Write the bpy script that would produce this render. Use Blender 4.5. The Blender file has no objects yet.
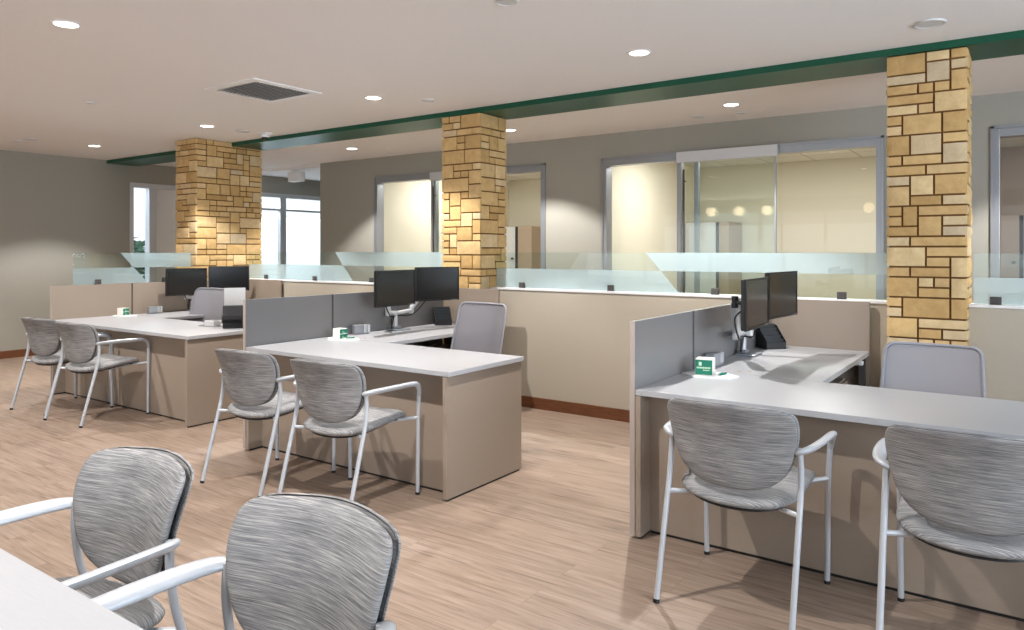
import bpy, bmesh, math, random
from mathutils import Vector, Matrix
random.seed(7)
S = bpy.context.scene
COL = S.collection
PI = math.pi
R = math.radians

# ------------------------------------------------------------------ camera
cam_d = bpy.data.cameras.new('camera')
cam = bpy.data.objects.new('camera', cam_d)
COL.objects.link(cam)
cam.location = (0, 0, 1.4288)
cam.rotation_euler = (R(90), 0, R(35.1045))
cam_d.sensor_fit = 'HORIZONTAL'
cam_d.sensor_width = 36.0
cam_d.lens = 36.0 * 730.66 / 1024.0
cam_d.shift_y = -(315 - 250.58) / 1024.0
cam_d.clip_start = 0.05
S.camera = cam

# ------------------------------------------------------------------ world, view
W = bpy.data.worlds.new('sky')
S.world = W
W.use_nodes = True
wn = W.node_tree
bg = wn.nodes['Background']
bg.inputs['Color'].default_value = (0.88, 0.94, 1.0, 1)
bg.inputs['Strength'].default_value = 1.1
S.view_settings.view_transform = 'Standard'
S.view_settings.look = 'None'
S.view_settings.gamma = 1.0
S.view_settings.use_curve_mapping = False
S.view_settings.exposure = 0.36
try:
    S.cycles.max_bounces = 10
    S.cycles.diffuse_bounces = 6
    S.cycles.transparent_max_bounces = 16
    S.cycles.sample_clamp_indirect = 4.0
    S.cycles.caustics_reflective = False
    S.cycles.caustics_refractive = False
except Exception:
    pass

SPOT_W = 190.0
WARM = (1.0, 0.965, 0.94)
DAY = (0.74, 0.86, 1.0)


def area_light(name, loc, rot, sx, sy, energy, color):
    d = bpy.data.lights.new(name, 'AREA')
    d.shape = 'RECTANGLE'
    d.size, d.size_y = sx, sy
    d.energy = energy
    d.color = color
    o = bpy.data.objects.new(name, d)
    COL.objects.link(o)
    o.location = loc
    o.rotation_euler = rot
    return o


# fill lamps added at the unseen windows, tilted up to brighten the ceiling
area_light('daylight', (4.35, 1.2, 1.55), (0, R(140), 0), 1.7, 6.0, 430, DAY)
area_light('daylight', (-4.0, -3.85, 1.55), (R(140), 0, 0), 9.0, 1.7, 50, (0.88, 0.94, 1.0))
# daylight through the glazing of the left wall
area_light('daylight', (-12.7, 8.1, 3.5), (0, R(-52), 0), 2.0, 6.0, 800, DAY)

# ------------------------------------------------------------------ materials
MATS = {}


def srgb(r, g, b):
    def f(c):
        c /= 255.0
        return c / 12.92 if c <= 0.04045 else ((c + 0.055) / 1.055) ** 2.4
    return (f(r), f(g), f(b), 1)


def mat(name, col=(0.5, 0.5, 0.5, 1), rough=0.5, metal=0.0, spec=0.5, emit=None, estr=0.0, coat=0.0):
    m = bpy.data.materials.new(name)
    m.use_nodes = True
    b = m.node_tree.nodes['Principled BSDF']
    b.inputs['Base Color'].default_value = col
    b.inputs['Roughness'].default_value = rough
    b.inputs['Metallic'].default_value = metal
    b.inputs['Specular IOR Level'].default_value = spec
    b.inputs['Coat Weight'].default_value = coat
    if emit:
        b.inputs['Emission Color'].default_value = emit
        b.inputs['Emission Strength'].default_value = estr
    MATS[name] = m
    return m


class NT:
    def __init__(self, m):
        self.t = m.node_tree
        self.b = self.t.nodes.get('Principled BSDF')
        self.out = self.t.nodes.get('Material Output')

    def n(self, typ, **kw):
        x = self.t.nodes.new(typ)
        for k, v in kw.items():
            if hasattr(x, k):
                setattr(x, k, v)
            else:
                x.inputs[k.replace('_', ' ')].default_value = v
        return x

    def l(self, a, b):
        self.t.links.new(a, b)

    def bump(self, h, strength, dist=0.01):
        bp = self.n('ShaderNodeBump')
        bp.inputs['Strength'].default_value = strength
        bp.inputs['Distance'].default_value = dist
        self.l(h, bp.inputs['Height'])
        self.l(bp.outputs['Normal'], self.b.inputs['Normal'])

    def ramp(self, f, stops):
        r = self.n('ShaderNodeValToRGB')
        e = r.color_ramp.elements
        while len(e) < len(stops):
            e.new(0.5)
        for i, (p, c) in enumerate(stops):
            e[i].position = p
            e[i].color = c
        self.l(f, r.inputs['Fac'])
        return r


def noisy(name, col, var=0.06, scale=30, rough=0.5, spec=0.5, bump=0.0, stretch=(1, 1, 1)):
    m = mat(name, col, rough, spec=spec)
    N = NT(m)
    tc = N.n('ShaderNodeTexCoord')
    mp = N.n('ShaderNodeMapping')
    mp.inputs['Scale'].default_value = stretch
    N.l(tc.outputs['Object'], mp.inputs['Vector'])
    ns = N.n('ShaderNodeTexNoise')
    ns.inputs['Scale'].default_value = scale
    ns.inputs['Detail'].default_value = 4
    N.l(mp.outputs['Vector'], ns.inputs['Vector'])
    lo = tuple(c * (1 - var) for c in col[:3]) + (1,)
    hi = tuple(min(1, c * (1 + var)) for c in col[:3]) + (1,)
    r = N.ramp(ns.outputs['Fac'], [(0.3, lo), (0.7, hi)])
    N.l(r.outputs['Color'], N.b.inputs['Base Color'])
    if bump:
        N.bump(ns.outputs['Fac'], bump, 0.002)
    return m


noisy('ceiling_paint', srgb(238, 235, 233), 0.01, 60, 0.9, 0.2)
noisy('low_wall_paint', srgb(182, 173, 157), 0.015, 90, 0.75, 0.3)  # the walls' one paint, lightened here to imitate stronger light low down
noisy('wall_paint', srgb(158, 156, 147), 0.015, 90, 0.75, 0.3)  # same paint, darkened to deepen the dim upper walls
noisy('cream_paint', srgb(228, 223, 206), 0.01, 60, 0.8, 0.2)
noisy('mauve_paint', srgb(176, 158, 146), 0.01, 60, 0.8, 0.2)
noisy('base_wood', srgb(108, 66, 40), 0.25, 8, 0.45, 0.5, 0, (1, 14, 14))
noisy('green_paint', srgb(4, 76, 54), 0.03, 10, 0.38, 0.4)
noisy('laminate', srgb(150, 136, 122), 0.03, 6, 0.42, 0.5, 0, (8, 8, 60))
noisy('screen_laminate', srgb(126, 124, 124), 0.02, 6, 0.30, 0.6, 0, (8, 8, 60))  # taupe laminate coloured grey to imitate its cool grazing reflection
noisy('worktop', srgb(170, 171, 174), 0.03, 9, 0.34, 0.5, 0, (2, 40, 10))
noisy('worktop_edge', srgb(190, 190, 190), 0.02, 9, 0.5, 0.4)
mat('panel_edge', srgb(170, 158, 150), 0.45)
mat('black_plastic', srgb(22, 22, 24), 0.42)
mat('dark_plastic', srgb(44, 46, 48), 0.38)
mat('screen_black', srgb(16, 16, 18), 0.22, spec=0.6)
mat('chair_metal', srgb(184, 188, 193), 0.35, 0.15, 0.6)
mat('arm_metal', srgb(214, 214, 214), 0.3, 0.25, 0.6)
mat('aluminium', srgb(160, 165, 172), 0.34, 0.6)
mat('aluminium_light', srgb(208, 210, 214), 0.35, 0.35)
mat('white_plastic', srgb(236, 236, 236), 0.4)
mat('grey_plastic', srgb(150, 152, 156), 0.4)
mat('green_print', srgb(16, 116, 92), 0.45)
mat('paper', srgb(240, 238, 230), 0.7)
mat('light_mark', srgb(196, 222, 190), 0.6)
mat('tan_trim', srgb(178, 146, 108), 0.5)
mat('mortar', srgb(120, 86, 52), 0.95, spec=0.1)
mat('lamp_glow', (1, 1, 1, 1), 0.5, emit=(1.0, 0.93, 0.82, 1), estr=9.0)
mat('globe_glow', (1, 1, 1, 1), 0.5, emit=(1.0, 0.74, 0.48, 1), estr=6.0)
mat('panel_glow', (1, 1, 1, 1), 0.5, emit=(1.0, 0.94, 0.82, 1), estr=3.2)
mat('grille_dark', srgb(70, 66, 64), 0.6)
noisy('cabinet_grey', srgb(206, 206, 206), 0.02, 20, 0.5)
noisy('cabinet_taupe', srgb(168, 148, 128), 0.04, 20, 0.5)
noisy('ground_stone', srgb(176, 178, 172), 0.05, 3, 0.9)
noisy('foliage', srgb(70, 104, 84), 0.4, 6, 0.8)
noisy('bark', srgb(84, 70, 58), 0.3, 20, 0.9)
noisy('chair_mesh_solid', srgb(150, 150, 156), 0.03, 300, 0.8, 0.2)

# grid ceiling of the offices
m = mat('tile_ceiling', srgb(232, 230, 222), 0.9)
N = NT(m)
tc = N.n('ShaderNodeTexCoord')
br = N.n('ShaderNodeTexBrick')
br.offset = 0.0
for k, v in dict(Scale=1.0).items():
    br.inputs[k].default_value = v
br.inputs['Color1'].default_value = srgb(232, 230, 222)
br.inputs['Color2'].default_value = srgb(228, 226, 218)
br.inputs['Mortar'].default_value = srgb(190, 188, 180)
br.inputs['Mortar Size'].default_value = 0.012
br.inputs['Brick Width'].default_value = 0.6
br.inputs['Row Height'].default_value = 0.6
N.l(tc.outputs['Object'], br.inputs['Vector'])
N.l(br.outputs['Color'], N.b.inputs['Base Color'])

# plank floor
m = mat('plank_floor', srgb(180, 150, 128), 0.42, spec=0.45)
N = NT(m)
tc = N.n('ShaderNodeTexCoord')
br = N.n('ShaderNodeTexBrick')
br.offset = 0.37
br.inputs['Scale'].default_value = 1.0
br.inputs['Color1'].default_value = (0.25, 0.25, 0.25, 1)
br.inputs['Color2'].default_value = (0.75, 0.75, 0.75, 1)
br.inputs['Mortar'].default_value = (0.0, 0.0, 0.0, 1)
br.inputs['Mortar Size'].default_value = 0.0012
br.inputs['Mortar Smooth'].default_value = 0.5
br.inputs['Bias'].default_value = 0.0
br.inputs['Brick Width'].default_value = 1.22
br.inputs['Row Height'].default_value = 0.152
N.l(tc.outputs['Object'], br.inputs['Vector'])
# per-plank shift of the grain
add = N.n('ShaderNodeVectorMath', operation='MULTIPLY_ADD')
sep = N.n('ShaderNodeCombineXYZ')
N.l(br.outputs['Color'], sep.inputs['X'])
N.l(br.outputs['Color'], sep.inputs['Z'])
N.l(sep.outputs['Vector'], add.inputs[0])
add.inputs[1].default_value = (17, 0, 31)
N.l(tc.outputs['Object'], add.inputs[2])
mp = N.n('ShaderNodeMapping')
mp.inputs['Scale'].default_value = (0.9, 13, 1)
N.l(add.outputs['Vector'], mp.inputs['Vector'])
n1 = N.n('ShaderNodeTexNoise')
n1.inputs['Scale'].default_value = 2.2
n1.inputs['Detail'].default_value = 8
n1.inputs['Roughness'].default_value = 0.62
n1.inputs['Distortion'].default_value = 1.2
N.l(mp.outputs['Vector'], n1.inputs['Vector'])
mp2 = N.n('ShaderNodeMapping')
mp2.inputs['Scale'].default_value = (3, 110, 1)
N.l(add.outputs['Vector'], mp2.inputs['Vector'])
n2 = N.n('ShaderNodeTexNoise')
n2.inputs['Scale'].default_value = 1.5
n2.inputs['Detail'].default_value = 3
N.l(mp2.outputs['Vector'], n2.inputs['Vector'])
r1 = N.ramp(n1.outputs['Fac'], [(0.28, srgb(108, 92, 79)), (0.45, srgb(143, 124, 109)), (0.58, srgb(155, 136, 121)), (0.75, srgb(167, 148, 133))])
r2 = N.ramp(n2.outputs['Fac'], [(0.3, (0.86, 0.84, 0.82, 1)), (0.55, (1, 1, 1, 1))])
mx = N.n('ShaderNodeMix', data_type='RGBA', blend_type='MULTIPLY')
mx.inputs['Factor'].default_value = 1.0
N.l(r1.outputs['Color'], mx.inputs['A'])
N.l(r2.outputs['Color'], mx.inputs['B'])
r3 = N.ramp(br.outputs['Color'], [(0.0, (0.62, 0.6, 0.58, 1)), (0.2, (0.93, 0.93, 0.93, 1)), (0.8, (1.03, 1.02, 1.0, 1))])
mx2 = N.n('ShaderNodeMix', data_type='RGBA', blend_type='MULTIPLY')
mx2.inputs['Factor'].default_value = 1.0
N.l(mx.outputs['Result'], mx2.inputs['A'])
N.l(r3.outputs['Color'], mx2.inputs['B'])
N.l(mx2.outputs['Result'], N.b.inputs['Base Color'])
N.bump(n2.outputs['Fac'], 0.08, 0.001)

# stone
m = mat('ashlar_stone', srgb(200, 165, 105), 0.85, spec=0.2)
N = NT(m)
at = N.n('ShaderNodeAttribute')
at.attribute_name = 'stone'
tc = N.n('ShaderNodeTexCoord')
ns = N.n('ShaderNodeTexNoise')
ns.inputs['Scale'].default_value = 14
ns.inputs['Detail'].default_value = 7
ns.inputs['Roughness'].default_value = 0.65
N.l(tc.outputs['Object'], ns.inputs['Vector'])
rc = N.ramp(at.outputs['Fac'], [(0.0, srgb(188, 154, 102)), (0.35, srgb(216, 184, 130)), (0.6, srgb(198, 164, 112)), (0.85, srgb(222, 196, 150)), (1.0, srgb(198, 180, 150))])
rn = N.ramp(ns.outputs['Fac'], [(0.3, (0.84, 0.80, 0.74, 1)), (0.65, (1.03, 1.03, 1.03, 1))])
mx = N.n('ShaderNodeMix', data_type='RGBA', blend_type='MULTIPLY')
mx.inputs['Factor'].default_value = 1.0
N.l(rc.outputs['Color'], mx.inputs['A'])
N.l(rn.outputs['Color'], mx.inputs['B'])
N.l(mx.outputs['Result'], N.b.inputs['Base Color'])
N.bump(ns.outputs['Fac'], 0.5, 0.008)

# streaky chair fabric (UV: u across, v along, in metres)
m = mat('streak_fabric', srgb(130, 128, 128), 0.9, spec=0.15)
N = NT(m)
tc = N.n('ShaderNodeTexCoord')
mpA = N.n('ShaderNodeMapping')
mpA.inputs['Scale'].default_value = (5.0, 210, 1)
N.l(tc.outputs['UV'], mpA.inputs['Vector'])
nA = N.n('ShaderNodeTexNoise')
nA.inputs['Scale'].default_value = 1.6
nA.inputs['Detail'].default_value = 4
nA.inputs['Roughness'].default_value = 0.7
N.l(mpA.outputs['Vector'], nA.inputs['Vector'])
rA = N.ramp(nA.outputs['Fac'], [(0.30, srgb(88, 89, 92)), (0.46, srgb(126, 126, 128)), (0.54, srgb(146, 146, 146)), (0.70, srgb(190, 187, 181))])
mpB = N.n('ShaderNodeMapping')
mpB.inputs['Scale'].default_value = (2.5, 14, 1)
N.l(tc.outputs['UV'], mpB.inputs['Vector'])
nB = N.n('ShaderNodeTexNoise')
nB.inputs['Scale'].default_value = 1.5
nB.inputs['Detail'].default_value = 2
N.l(mpB.outputs['Vector'], nB.inputs['Vector'])
rB = N.ramp(nB.outputs['Fac'], [(0.3, (0.88, 0.88, 0.88, 1)), (0.7, (1.08, 1.07, 1.06, 1))])
mx = N.n('ShaderNodeMix', data_type='RGBA', blend_type='MULTIPLY')
mx.inputs['Factor'].default_value = 1.0
N.l(rA.outputs['Color'], mx.inputs['A'])
N.l(rB.outputs['Color'], mx.inputs['B'])
N.l(mx.outputs['Result'], N.b.inputs['Base Color'])
N.bump(nA.outputs['Fac'], 0.25, 0.001)


def thin_glass(name, tint, refl=1.0):
    m = bpy.data.materials.new(name)
    m.use_nodes = True
    t = m.node_tree
    t.nodes.clear()
    o = t.nodes.new('ShaderNodeOutputMaterial')
    tr = t.nodes.new('ShaderNodeBsdfTransparent')
    tr.inputs['Color'].default_value = tint
    gl = t.nodes.new('ShaderNodeBsdfGlossy')
    gl.inputs['Roughness'].default_value = 0.02
    fr = t.nodes.new('ShaderNodeFresnel')
    ge = t.nodes.new('ShaderNodeNewGeometry')
    io = t.nodes.new('ShaderNodeMapRange')      # same reflectance from both sides of the pane
    io.inputs['To Min'].default_value = 1.45
    io.inputs['To Max'].default_value = 1 / 1.45
    t.links.new(ge.outputs['Backfacing'], io.inputs['Value'])
    t.links.new(io.outputs['Result'], fr.inputs['IOR'])
    ml = t.nodes.new('ShaderNodeMath')
    ml.operation = 'MULTIPLY'
    ml.inputs[1].default_value = refl
    mx = t.nodes.new('ShaderNodeMixShader')
    t.links.new(fr.outputs[0], ml.inputs[0])
    t.links.new(ml.outputs[0], mx.inputs[0])
    t.links.new(tr.outputs[0], mx.inputs[1])
    t.links.new(gl.outputs[0], mx.inputs[2])
    t.links.new(mx.outputs[0], o.inputs[0])
    MATS[name] = m


def veil(name, col, alpha, rough=0.6, transl=0.5):
    """semi-transparent sheet: part see-through, part lit surface"""
    m = bpy.data.materials.new(name)
    m.use_nodes = True
    t = m.node_tree
    t.nodes.clear()
    o = t.nodes.new('ShaderNodeOutputMaterial')
    tr = t.nodes.new('ShaderNodeBsdfTransparent')
    d = t.nodes.new('ShaderNodeBsdfDiffuse')
    d.inputs['Color'].default_value = col
    tl = t.nodes.new('ShaderNodeBsdfTranslucent')
    tl.inputs['Color'].default_value = col
    m1 = t.nodes.new('ShaderNodeMixShader')
    m1.inputs[0].default_value = transl
    t.links.new(d.outputs[0], m1.inputs[1])
    t.links.new(tl.outputs[0], m1.inputs[2])
    m2 = t.nodes.new('ShaderNodeMixShader')
    m2.inputs[0].default_value = alpha
    t.links.new(tr.outputs[0], m2.inputs[1])
    t.links.new(m1.outputs[0], m2.inputs[2])
    t.links.new(m2.outputs[0], o.inputs[0])
    MATS[name] = m


thin_glass('clear_glass', (0.965, 0.985, 0.975, 1), 1.0)
thin_glass('green_glass', (0.93, 0.975, 0.965, 1), 1.0)
thin_glass('window_glass', (0.97, 0.985, 0.985, 1), 0.8)
veil('frost_film', (0.72, 0.78, 0.83, 1), 0.52)
veil('frost_window', (0.95, 0.95, 0.95, 1), 0.9)
veil('mesh_fabric', srgb(178, 177, 183), 0.78, transl=0.25)


# ------------------------------------------------------------------ mesh helpers
def box(bm, x0, x1, y0, y1, z0, z1, bev=0.0, M=None):
    if x1 < x0: x0, x1 = x1, x0
    if y1 < y0: y0, y1 = y1, y0
    if z1 < z0: z0, z1 = z1, z0
    vs = [bm.verts.new((x, y, z)) for z in (z0, z1) for y in (y0, y1) for x in (x0, x1)]
    fs = [bm.faces.new([vs[i] for i in q]) for q in ((0, 2, 3, 1), (4, 5, 7, 6), (0, 1, 5, 4), (2, 6, 7, 3), (0, 4, 6, 2), (1, 3, 7, 5))]
    if bev > 0:
        es = {e for f in fs for e in f.edges}
        r = bmesh.ops.bevel(bm, geom=list(es), offset=bev, segments=2, profile=0.6, affect='EDGES')
        vs = list({v for f in r['faces'] for v in f.verts} | {v for v in vs if v.is_valid})
        if M is not None:
            # collect all verts of this island
            seen = set(vs)
            st = list(vs)
            while st:
                v = st.pop()
                for e in v.link_edges:
                    w = e.other_vert(v)
                    if w not in seen:
                        seen.add(w)
                        st.append(w)
            vs = list(seen)
    if M is not None:
        for v in vs:
            v.co = M @ v.co
    return vs


def tube(bm, pts, r, n=12, cap=True, ex=1.0, up=None):
    """sweep a circle (or ellipse ex along 'side') along pts; r scalar or list"""
    pts = [Vector(p) for p in pts]
    k = len(pts)
    rs = r if isinstance(r, (list, tuple)) else [r] * k
    rings = []
    ref = Vector(up) if up else Vector((0, 0, 1))
    prev = None
    for i, p in enumerate(pts):
        t = (pts[min(i + 1, k - 1)] - pts[max(i - 1, 0)]).normalized()
        if prev is None:
            a = t.cross(ref)
            if a.length < 1e-3:
                a = t.cross(Vector((1, 0, 0)))
            a.normalize()
        else:
            a = prev - t * prev.dot(t)
            a.normalize()
        b = t.cross(a).normalized()
        prev = a
        e = ex[i] if isinstance(ex, (list, tuple)) else ex
        rings.append([bm.verts.new(p + a * math.cos(2 * PI * j / n) * rs[i] * e + b * math.sin(2 * PI * j / n) * rs[i]) for j in range(n)])
    for i in range(k - 1):
        for j in range(n):
            bm.faces.new((rings[i][j], rings[i][(j + 1) % n], rings[i + 1][(j + 1) % n], rings[i + 1][j]))
    if cap:
        bm.faces.new(rings[0][::-1])
        bm.faces.new(rings[-1])


def smooth(pts, sub=6):
    """Catmull-Rom through pts"""
    P = [Vector(p) for p in pts]
    P = [P[0] * 2 - P[1]] + P + [P[-1] * 2 - P[-2]]
    out = []
    for i in range(1, len(P) - 2):
        for s in range(sub):
            t = s / sub
            a, b, c, d = P[i - 1], P[i], P[i + 1], P[i + 2]
            out.append(0.5 * ((2 * b) + (c - a) * t + (2 * a - 5 * b + 4 * c - d) * t * t + (3 * b - a - 3 * c + d) * t ** 3))
    out.append(P[-2])
    return out


def fillet(pts, rad, seg=5):
    P = [Vector(p) for p in pts]
    out = [P[0]]
    for i in range(1, len(P) - 1):
        a, b, c = P[i - 1], P[i], P[i + 1]
        u, v = (a - b), (c - b)
        r = min(rad, u.length * 0.48, v.length * 0.48)
        s, e = b + u.normalized() * r, b + v.normalized() * r
        for k in range(seg + 1):
            t = k / seg
            out.append(s * (1 - t) ** 2 + b * 2 * t * (1 - t) + e * t * t)
    out.append(P[-1])
    return out


def lathe(bm, prof, c=(0, 0, 0), n=24, M=None):
    rings = []
    for (r, z) in prof:
        if r < 1e-6:
            rings.append([bm.verts.new((c[0], c[1], c[2] + z))])
        else:
            rings.append([bm.verts.new((c[0] + r * math.cos(2 * PI * j / n), c[1] + r * math.sin(2 * PI * j / n), c[2] + z)) for j in range(n)])
    for a, b in zip(rings, rings[1:]):
        for j in range(n):
            q = [a[j % len(a)], a[(j + 1) % len(a)], b[(j + 1) % len(b)], b[j % len(b)]]
            q = [v for i, v in enumerate(q) if v not in q[:i]]
            if len(q) > 2:
                bm.faces.new(q)
    if M is not None:
        for rg in rings:
            for v in rg:
                v.co = M @ v.co


def prism(bm, pts, axis, a, b):
    """extrude closed 2D polygon pts along axis ('x','y','z') between a and b"""
    def mk(p, t):
        if axis == 'x': return (t, p[0], p[1])
        if axis == 'y': return (p[0], t, p[1])
        return (p[0], p[1], t)
    A = [bm.verts.new(mk(p, a)) for p in pts]
    B = [bm.verts.new(mk(p, b)) for p in pts]
    n = len(pts)
    bm.faces.new(A)
    bm.faces.new(B[::-1])
    for i in range(n):
        bm.faces.new((A[i], B[i], B[(i + 1) % n], A[(i + 1) % n]))
    bmesh.ops.recalc_face_normals(bm, faces=bm.faces[:])


def obj(name, bm, m, parent=None, smooth_=False, auto=None):
    me = bpy.data.meshes.new(name)
    bmesh.ops.recalc_face_normals(bm, faces=bm.faces[:])
    bm.to_mesh(me)
    bm.free()
    me.materials.append(MATS[m] if isinstance(m, str) else m)
    if smooth_ or auto:
        me.polygons.foreach_set('use_smooth', [True] * len(me.polygons))
        if auto:
            me.set_sharp_from_angle(angle=R(auto))
    o = bpy.data.objects.new(name, me)
    COL.objects.link(o)
    if parent:
        o.parent = parent
    return o


def bx(name, x0, x1, y0, y1, z0, z1, m, parent=None, bev=0.0):
    bm = bmesh.new()
    box(bm, x0, x1, y0, y1, z0, z1, bev)
    return obj(name, bm, m, parent)


def tag(o, label=None, cat=None, group=None, kind=None):
    if label: o['label'] = label
    if cat: o['category'] = cat
    if group: o['group'] = group
    if kind: o['kind'] = kind
    return o


def struct(name, bm, m, **k):
    return tag(obj(name, bm, m, **k), kind='structure')


def sbx(name, *a, **k):
    return tag(bx(name, *a, **k), kind='structure')


def thing(name, label, cat, loc=(0, 0, 0), rz=0, group=None):
    o = bpy.data.objects.new(name, None)
    o.empty_display_size = 0.1
    COL.objects.link(o)
    o.location = loc
    o.rotation_euler = (0, 0, rz)
    return tag(o, label, cat, group)


KIDS = {}


def copy_tree(o, parent=None):
    c = o.copy()
    COL.objects.link(c)
    if parent:
        c.parent = parent
    for ch in [k for k in bpy.data.objects if k.parent == o]:
        copy_tree(ch, c)
    return c


def dup(root, loc, rz, label, group=None):
    c = copy_tree(root)
    c.location = loc
    c.rotation_euler = (0, 0, rz)
    c['label'] = label
    if group: c['group'] = group
    return c


def disc_mesh(bm, outline, surf, T, K=7, flat=6.0, back=None):
    """upholstered pad. outline: list of (a,b); surf(a,b,side,t)->Vector, t = half thickness there"""
    n = len(outline)
    cx = sum(p[0] for p in outline) / n
    cy = sum(p[1] for p in outline) / n
    uv = {}
    layers = []
    for side in (1, -1):
        rings = []
        for k in range(K + 1):
            r = math.sin(k / K * PI / 2) if k < K else 1.0
            t = T * max(0.0, 1 - r ** flat) ** 0.5
            if k == 0:
                v = bm.verts.new(surf(cx, cy, side, t))
                uv[v] = (cx, cy)
                rings.append([v])
            else:
                rg = []
                for j, p in enumerate(outline):
                    a, b = cx + (p[0] - cx) * r, cy + (p[1] - cy) * r
                    if k == K and side == -1:
                        v = layers[0][K][j]
                    else:
                        v = bm.verts.new(surf(a, b, side, t))
                        uv[v] = (a, b)
                    rg.append(v)
                rings.append(rg)
        layers.append(rings)
    for s, rings in enumerate(layers):
        for k in range(K):
            A, B = rings[k], rings[k + 1]
            for j in range(n):
                if len(A) == 1:
                    q = [A[0], B[j], B[(j + 1) % n]]
                else:
                    q = [A[j], B[j], B[(j + 1) % n], A[(j + 1) % n]]
                if s: q = q[::-1]
                bm.faces.new(q)
    L = bm.loops.layers.uv.new('UVMap')
    for f in bm.faces:
        for lp in f.loops:
            lp[L].uv = uv[lp.vert]


def closed_smooth(pts, sub=4):
    P = [Vector((p[0], p[1], 0)) for p in pts]
    n = len(P)
    out = []
    for i in range(n):
        a, b, c, d = P[i - 1], P[i], P[(i + 1) % n], P[(i + 2) % n]
        for s in range(sub):
            t = s / sub
            q = 0.5 * ((2 * b) + (c - a) * t + (2 * a - 5 * b + 4 * c - d) * t * t + (3 * b - a - 3 * c + d) * t ** 3)
            out.append((q.x, q.y))
    return out


def round_rect(x0, x1, y0, y1, r, seg=5):
    out = []
    for cx, cy, a0 in ((x1 - r, y1 - r, 0), (x0 + r, y1 - r, 90), (x0 + r, y0 + r, 180), (x1 - r, y0 + r, 270)):
        for k in range(seg + 1):
            a = R(a0 + 90 * k / seg)
            out.append((cx + r * math.cos(a), cy + r * math.sin(a)))
    return out


# ------------------------------------------------------------------ room shell
CZ = 2.757          # ceiling
XL = -11.06         # left wall
XR = 4.5
YF = -4.0           # wall behind the camera
YB = 7.4232         # wall with the office fronts
YE = 10.8           # far end of the offices
XC = -8.79          # corner where the office wall ends
HZ = 2.46           # window head height

sbx('floor', XL - 0.2, XR + 0.2, YF - 0.2, 12.2, -0.1, 0, 'plank_floor')
sbx('ceiling', XL - 0.2, XR + 0.2, YF - 0.2, 12.2, CZ, CZ + 0.12, 'ceiling_paint')

# left wall, with the glazed strip from Y 5.70 to 10.3
sbx('wall_left', XL - 0.15, XL, YF - 0.2, 5.70, 0, CZ, 'wall_paint')
sbx('wall_left_upper', XL - 0.15, XL, 5.70, 10.3, HZ, CZ, 'wall_paint')
sbx('wall_left_lower', XL - 0.15, XL, 5.70, 10.3, 0, 0.12, 'wall_paint')
sbx('wall_left_end', XL - 0.15, XL, 10.3, 12.2, 0, CZ, 'wall_paint')
sbx('wall_back_far', XL - 0.15, XC, 12.0, 12.2, 0, CZ, 'wall_paint')

sbx('wall_left_pier', XL - 0.11, XL - 0.045, 6.105, 7.32, 0.12, HZ - 0.06, 'white_plastic')
# right wall and the wall behind the camera, both with window openings
sbx('wall_right', XR, XR + 0.15, 4.4, 12.2, 0, CZ, 'wall_paint')
sbx('wall_right_front', XR, XR + 0.15, YF - 0.2, -2.0, 0, CZ, 'wall_paint')
sbx('wall_right_sill', XR, XR + 0.15, -2.0, 4.4, 0, 0.65, 'wall_paint')
sbx('wall_right_head', XR, XR + 0.15, -2.0, 4.4, 2.45, CZ, 'wall_paint')
sbx('wall_front', XL - 0.15, XR + 0.15, YF - 0.15, YF, 0, 0.65, 'wall_paint')
sbx('wall_front_head', XL - 0.15, XR + 0.15, YF - 0.15, YF, 2.45, CZ, 'wall_paint')
sbx('wall_front_left', XL - 0.15, -8.6, YF - 0.15, YF, 0.65, 2.45, 'wall_paint')
sbx('wall_front_right', 0.6, XR + 0.15, YF - 0.15, YF, 0.65, 2.45, 'wall_paint')

# office wall, built around its four openings: (x0, x1)
OPEN = [(-7.593, -4.747), (-3.935, -1.084), (-0.219, 2.63)]
xs = XC
bm = bmesh.new()
for a, b in OPEN + [(XR, XR)]:
    box(bm, xs, a, YB, YB + 0.14, 0, CZ)
    if b > a:
        box(bm, a, b, YB, YB + 0.14, HZ, CZ)
    xs = b
struct('wall_back', bm, 'wall_paint')
bm = bmesh.new()
box(bm, XC, XC + 0.14, YB + 0.14, 12.0, 0, CZ)
struct('wall_corridor', bm, 'wall_paint')
sbx('trim_header', XL, XC, YB, YB + 0.14, 2.715, CZ, 'ceiling_paint')

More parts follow.
